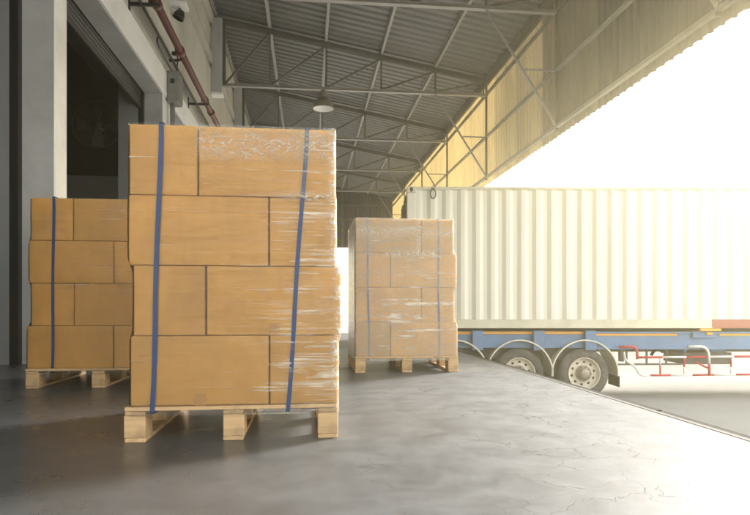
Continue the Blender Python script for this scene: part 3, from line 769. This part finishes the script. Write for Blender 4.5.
# wheels
AX = [tu(455), tu(520), tu(585.5)]
WR, WZ = .465, -.552
def wheel_parts(parent, u, w, flip):
    S = -1 if flip else 1
    base = Matrix.Translation((u, w, WZ)) @ Matrix.Rotation(R(90)*S, 4, 'X')    # local +z points outward
    prof = [(.285,-.03),(.30,.0),(.335,.012),(.39,.015),(.43,.0),(.452,-.02)]
    for q in (.05,.10,.15,.20): prof += [(.463,-q+.018),(.463,-q-.008),(.452,-q-.012),(.452,-q-.016)]
    prof += [(.452,-.24),(.42,-.262),(.34,-.262),(.285,-.24)]
    b = MB(); b.lathe(prof, base, 56); ty = b.build('tyre', M['tyre'], parent)
    b = MB()
    b.lathe([(.292,-.004),(.300,.012),(.288,.014),(.278,-.004),(.270,-.05),(.245,-.075),(.215,-.078),(.165,-.060),(.150,-.045)], base, 48)
    b.lathe([(.278,-.004),(.270,-.20),(.28,-.235)], base, 40); b.build('rim', M['rim'], parent)
    b = MB()
    for k in range(10):                                              # hand holes sit as dark slots in the disc
        a = 2*math.pi*k/10+.2
        m = base @ Matrix.Rotation(a,4,'Z') @ Matrix.Translation((.205,0,-.072))
        b.lathe([(0,.002),(.026,.002),(.026,-.004)], m, 12, False)
    b.build('hand_hole', M['black'], parent)
    b = MB(); b.lathe([(.150,-.045),(.148,-.03),(.11,-.026),(.095,.03),(.085,.058),(.05,.066),(0,.067)], base, 28)
    for k in range(10):
        a = 2*math.pi*k/10; m = base @ Matrix.Rotation(a,4,'Z') @ Matrix.Translation((.128,0,-.028))
        b.lathe([(.015,0),(.015,.028),(.010,.032),(0,.032)], m, 6, False)
    b.build('hub', M['hub'], parent)
for u in AX:
    for w, flip in ((D0+.07, False), (WB-.07, True)):
        wh_ = bpy.data.objects.new('wheel', None); COL.objects.link(wh_); wh_.parent = TR
        wheel_parts(wh_, u, w, flip)
        wh2 = bpy.data.objects.new('wheel', None); COL.objects.link(wh2); wh2.parent = TR
        wheel_parts(wh2, u, w+(.33 if not flip else -.33), flip)
    b = MB(); b.tube([(u,D0+.15,WZ),(u,WB-.15,WZ)], .07, 12); b.box(u-.06,u+.06,D0+.6,WB-.6,WZ-.02,-.16); tpart(b, 'axle', M['chassis_dark'])
    # mudguard: rolled sheet with a raised rim, over the outer and inner wheel
    for w0, w1 in ((D0+.0, D0+.62), (WB-.62, WB)):
        b = MB(); vs = []; n = 28
        rr = (.575,.600)
        for i in range(n+1):
            a = R(-4)+R(188)*i/n
            ca, sa = math.cos(a), math.sin(a)*1.02
            for (r, w) in ((.598,w0),(.622,w0),(.622,w0+.035),(.606,w0+.04),(.606,w1-.04),(.622,w1-.035),(.622,w1),(.598,w1)):
                vs.append((u+ca*r, w, WZ+sa*r*1.0))
        fs = []
        for i in range(n):
            for k in range(8): fs.append((i*8+k, i*8+(k+1)%8, i*8+8+(k+1)%8, i*8+8+k))
        fs += [tuple(range(8)), tuple(n*8+k for k in range(7,-1,-1))]
        b.add(vs, fs); tpart(b, 'mudguard', M['guard'])
    b = MB(); b.box(u-.06, u+.06, D0+.14, D0+.5, .03, .075); tpart(b, 'mudguard_stay', M['blue'])
b = MB(); b.bevbox(AX[2]+.628, AX[2]+.64, D0+.02, D0+.55, -.98+.18, WZ-.03, .004, 1); tpart(b, 'mud_flap', M['rubber'])
# red and white side guard
W = D0+.02
def P(px, py, dw=0): return (tu(px), W+dw, tz(py))
def striped(p, q, r, n, first):
    p, q = Vector(p), Vector(q)
    for i in range(n):
        b = MB(); b.tube([p+(q-p)*(i/n), p+(q-p)*((i+1)/n)], r, 10); tpart(b, 'guard_rail', M['red'] if (i % 2 == 0) == first else M['white'])
striped(P(639,357.5), P(758,356.5), .021, 5, True)
striped(P(649,375.5), P(758,374.5), .019, 5, True)
def bent(pts, r, m, dw=0):
    b = MB(); q = []
    pts = [Vector(P(x,y,dw)) for x,y in pts]
    q.append(pts[0])
    for i in range(1,len(pts)-1):
        a, c, e = pts[i-1], pts[i], pts[i+1]; s = .07
        p0 = c+(a-c).normalized()*min(s,(a-c).length*.45); p1 = c+(e-c).normalized()*min(s,(e-c).length*.45)
        for t in (0,.25,.5,.75,1): q.append(p0*(1-t)**2+c*2*t*(1-t)+p1*t*t)
    q.append(pts[-1]); b.tube(q, r, 10); return tpart(b, 'guard_frame', m)
bent([(619,347),(634,346.5),(637,351),(637,359)], .024, M['red'], -.03)
bent([(624,352),(625,360),(635,366),(640,375.5),(650,375.7)], .020, M['white'], -.02)
bent([(688,346.5),(704,346.5),(708.5,352),(709,364)], .024, M['white'], -.03)
bent([(709,364),(709,375.3)], .024, M['red'], -.03)
bent([(696,362),(708,368)], .017, M['red'], .0)
for px, y0, y1, m in ((661,357.5,366,'white'),(661,366,375.3,'red'),(685,357,367,'red'),(685,367,375.3,'white'),(732,357,367,'red'),(732,367,375,'white')):
    bent([(px,y0),(px,y1)], .016, M[m], .01)
# thin inner frame, hose and tool box behind the guard
b = MB()
for px in (631,651.5,671.5): b.bar((tu(px),D0+.20,-.075), (tu(px),D0+.20,tz(366)), .03, .03)
b.bar((tu(616),D0+.20,tz(365.5)), (tu(690),D0+.20,tz(365.0)), .03, .03); tpart(b, 'spare_wheel_frame', M['chassis_dark'])
b = MB(); q = []
for i in range(17):
    s = i/16; q.append((tu(655+12*s), D0+.16, tz(356-5*math.sin(s*3.1)-3*s)))
b.tube(q, .03, 8); tpart(b, 'air_hose', M['rubber'])
b = MB(); b.bevbox(tu(622), tu(626), D0+.08, D0+.18, tz(362), -.102, .008, 1); tpart(b, 'guard_hanger', M['chassis_dark'])
b = MB(); b.bevbox(tu(689), tu(739), D0+.22, D0+1.0, tz(365.5), tz(353.5), .015, 2); tpart(b, 'tool_box', M['chassis_dark'])
b = MB(); b.bevbox(tu(690), tu(694), D0+.24, D0+.34, tz(353.5)+.001, -.104, .006, 1); b.bevbox(tu(718), tu(733), D0+.24, D0+.34, tz(353.5)+.001, -.104, .006, 1); tpart(b, 'tool_box_hanger', M['blue'])
# landing legs further forward
for w in (D0+.35, WB-.45):
    b = MB(); b.bevbox(9.6,9.74,w,w+.12,-.80,-.10,.01,1); b.bevbox(9.63,9.71,w+.02,w+.10,-.96,-.80,.006,1); b.bevbox(9.5,9.84,w-.06,w+.18,YZ+.002,-.96,.01,1); tpart(b, 'landing_leg', M['chassis_dark'])

# shipping container on the trailer
CB, CT = .292, 2.905
CU0, CU1 = tu(407), tu(407)+12.19
ct = thing('shipping_container', 'long cream corrugated shipping container riding on the blue trailer', 'container', (0,0,0), -YAW)
ct_ = lambda mb, name, m: mb.build(name, m, ct)
def corr(u0, u1, w, outward, zb, zt):
    pts = []; u = u0; dep = .036
    while u < u1-.278:
        pts += [(u,0),(u+.072,0),(u+.140,dep),(u+.210,dep)]; u += .278
    pts += [(u,0),(u1,0)]
    vs = []
    for z in (zb, zt):
        for (x, d) in pts: vs.append((x, w+outward*d, z))
    n = len(pts); return vs, [(i,i+1,n+i+1,n+i) for i in range(n-1)]
for w, o in ((D0+.012, 1), (WB-.012, -1)):
    b = MB(); b.add(*corr(CU0+.16, CU1-.16, w, o, CB+.16, CT-.062)); ct_(b, 'side_panel', M['cont'])
for w in (D0, WB-.06):
    b = MB(); b.bevbox(CU0+.16, CU1-.16, w, w+.06, CT-.062, CT-.008, .006, 1); ct_(b, 'top_rail', M['cont_rail'])
    xs = tu(712)
    b = MB(); b.bevbox(CU0+.16, xs, w, w+.05, CB+.0, CB+.158, .006, 1); b.box(CU0+.16, xs, w-.02, w, CB, CB+.02); ct_(b, 'bottom_rail', M['cont_rail'])
    b = MB(); b.bevbox(xs+.001, CU1-.16, w, w+.05, CB+.0, CB+.158, .006, 1); b.box(xs+.001, CU1-.16, w-.02, w, CB, CB+.02); ct_(b, 'bottom_rail', M['rail_red'])
for u in (CU0, CU1-.158):
    for w in (D0-.004, WB-.156):
        b = MB(); b.bevbox(u, u+.158, w, w+.16, CB+.12, CT-.12, .01, 1); ct_(b, 'corner_post', M['cont'])
        for z in (CB, CT-.118):
            b = MB(); b.bevbox(u-.004, u+.166, w-.004, w+.164, z, z+.118, .012, 2); cc = ct_(b, 'corner_casting', M['cont_rail'])
            b = MB(); b.lathe([(0,.001),(.032,.001),(.032,-.001)], Matrix.Translation((u+.08,w-.005 if w < 12 else w+.165,z+.06)) @ Matrix.Rotation(R(90),4,'X') @ Matrix.Diagonal((1,1.4,1,1)), 14, False); h = b.build('casting_hole', M['black'], cc)
b = MB(); b.box(CU0+.02, CU1-.02, D0+.06, WB-.06, CT-.045, CT-.025); ct_(b, 'roof_panel', M['cont'])
b = MB(); b.box(CU0+.05, CU1-.05, D0+.05, WB-.05, CB+.06, CB+.10); ct_(b, 'floor_panel', M['chassis_dark'])
for u, mm in ((CU0+.03,'cont'),(CU1-.07,'cont')):
    for k in range(2):
        w0 = D0+.16+k*1.055
        b = MB(); b.bevbox(u, u+.04, w0, w0+1.045, CB+.13, CT-.12, .01, 1); d = ct_(b, 'door', M[mm])
        b = MB()
        for q in (.28,.78): b.tube([(u-.03 if u < 5 else u+.07, w0+q, CB+.08),(u-.03 if u < 5 else u+.07, w0+q, CT-.1)], .018, 8)
        b.build('lock_rod', M['angle'], d)
b = MB(); q = [(tu(433)+.05*math.cos(t), D0-.02, tz(194)+.085*math.sin(t)) for t in [2*math.pi*i/16 for i in range(16)]]
b.tube(q, .011, 8, True); b.box(tu(433)-.03, tu(433)+.03, D0-.012, D0+.03, tz(189.5), tz(188)); ct_(b, 'lashing_ring', M['angle'])

# ------------------------------------------------------------------ beyond the yard
ca, sa = math.cos(YAW), math.sin(YAW)
def cw(u, d, z): return (u*ca+d*sa, d*ca-u*sa, z)
sh = thing('distant_shed', 'distant shed whose dark roof shows just above the container at the right', 'building', cw(20.0,30,YZ), -YAW)
b = MB(); b.prism([(-3.7,0),(-3.7,7.0),(0,8.65),(3.7,7.0),(3.7,0)], -3.2, 9); b.build('shed_wall', M['shed'], sh)
b = MB()
for q in (-1,1): b.prism([(q*4.0,7.06),(0,8.86),(0,8.70),(q*4.0,6.90)][::q], -3.5, 9.3)
b.build('shed_roof', M['shed_roof'], sh)
b = MB(); b.box(-1.6,1.6,-3.25,-3.202,0,3.6); b.build('shed_door', M['dark_door'], sh)
for d in (19.5, 62):
    u = 15.6
    po = thing('power_pole', 'concrete power pole behind the container carrying an overhead cable', 'power pole', cw(u,d,YZ), 0, 'power poles along the yard')
    b = MB(); b.tube([(0,0,0),(0,0,8.3)], [.17,.11], 12); b.build('pole', M['yard'], po)
    b = MB(); b.box(-.7,.7,-.06,.06,7.62,7.72); b.build('cross_arm', M['chassis_dark'], po)
c = MB(); pts = []
for i in range(25):
    s = i/24; pts.append(cw(15.6, 19.5+42.5*s, 6.72-4*.35*s*(1-s)))
c.tube(pts, .012, 6); tag(c.build('overhead_cable', M['cable'], None, pts[0]), 'thin overhead cable crossing the white sky above the container', 'cable')

# ------------------------------------------------------------------ warm haze, added and tinted to spread a golden glow
b = MB(); b.box(-320,320,-320,520,YZ-1.0,16)
hz = b.build('haze', None)  # added volume that spreads the golden glow
hm = bpy.data.materials.new('glow_haze'); hm.use_nodes = True; hm.node_tree.nodes.clear()
ho = hm.node_tree.nodes.new('ShaderNodeOutputMaterial'); hv = hm.node_tree.nodes.new('ShaderNodeVolumePrincipled')
hv.inputs['Color'].default_value = (1,.89,.54,1); hv.inputs['Density'].default_value = .0066; hv.inputs['Anisotropy'].default_value = .6
hm.node_tree.links.new(hv.outputs[0], ho.inputs['Volume']); hz.data.materials.append(hm)
tag(hz, 'warm haze added to the air to carry a golden glow', 'haze', kind='stuff')

# ------------------------------------------------------------------ camera, light, view
cam = bpy.data.cameras.new('camera'); co = bpy.data.objects.new('camera', cam); COL.objects.link(co)
co.location = (0,0,CAM_H); co.rotation_euler = (R(90),0,-YAW)
cam.sensor_width = 36; cam.lens = 28.8; cam.shift_y = 48.5/750; cam.clip_start = .05; cam.clip_end = 2000
scene.camera = co

SUN_EL, SUN_AZ = 24, 53          # azimuth clockwise from +Y (the far end of the dock)
world = bpy.data.worlds.new('World'); scene.world = world; world.use_nodes = True
nt = world.node_tree; nt.nodes.clear()
sky = nt.nodes.new('ShaderNodeTexSky'); sky.sky_type = 'NISHITA'; sky.sun_disc = False
sky.sun_elevation = R(SUN_EL); sky.sun_rotation = R(SUN_AZ); sky.air_density = 1.0; sky.dust_density = 5.0; sky.ozone_density = .3
bg = nt.nodes.new('ShaderNodeBackground'); bg.inputs['Strength'].default_value = .15
ow = nt.nodes.new('ShaderNodeOutputWorld'); 
# thin bright overcast drawn over the clear sky, a little thicker in places
tc = nt.nodes.new('ShaderNodeTexCoord'); cn = nt.nodes.new('ShaderNodeTexNoise'); cn.inputs['Scale'].default_value = 2.2; cn.inputs['Detail'].default_value = 6
nt.links.new(tc.outputs['Generated'], cn.inputs['Vector'])
cr = nt.nodes.new('ShaderNodeMapRange'); cr.inputs['From Min'].default_value = .35; cr.inputs['From Max'].default_value = .65; cr.inputs['To Min'].default_value = .62; cr.inputs['To Max'].default_value = .88
nt.links.new(cn.outputs['Fac'], cr.inputs['Value'])
cm_ = nt.nodes.new('ShaderNodeMix'); cm_.data_type = 'RGBA'; cm_.inputs[7].default_value = (5.3,5.45,5.65,1)
nt.links.new(cr.outputs[0], cm_.inputs[0]); nt.links.new(sky.outputs[0], cm_.inputs[6]); nt.links.new(cm_.outputs[2], bg.inputs[0]); nt.links.new(bg.outputs[0], ow.inputs[0])
sl = bpy.data.lights.new('sun', 'SUN'); sl.energy = 3.3; sl.angle = R(14); sl.color = (1,.975,.93)
so = bpy.data.objects.new('sun', sl); COL.objects.link(so)
dirv = Vector((math.sin(R(SUN_AZ))*math.cos(R(SUN_EL)), math.cos(R(SUN_AZ))*math.cos(R(SUN_EL)), math.sin(R(SUN_EL))))
so.rotation_euler = dirv.to_track_quat('Z','Y').to_euler()

vs_ = scene.view_settings; scene.display_settings.display_device = 'sRGB'
vs_.view_transform = 'Standard'; vs_.look = 'None'; vs_.gamma = 1; vs_.use_curve_mapping = False
vs_.exposure = 2.4
scene.render.engine = 'CYCLES'
scene.cycles.max_bounces = 10; scene.cycles.diffuse_bounces = 6; scene.cycles.transparent_max_bounces = 16
scene.cycles.use_denoising = True
scene.cycles.sample_clamp_indirect = 8
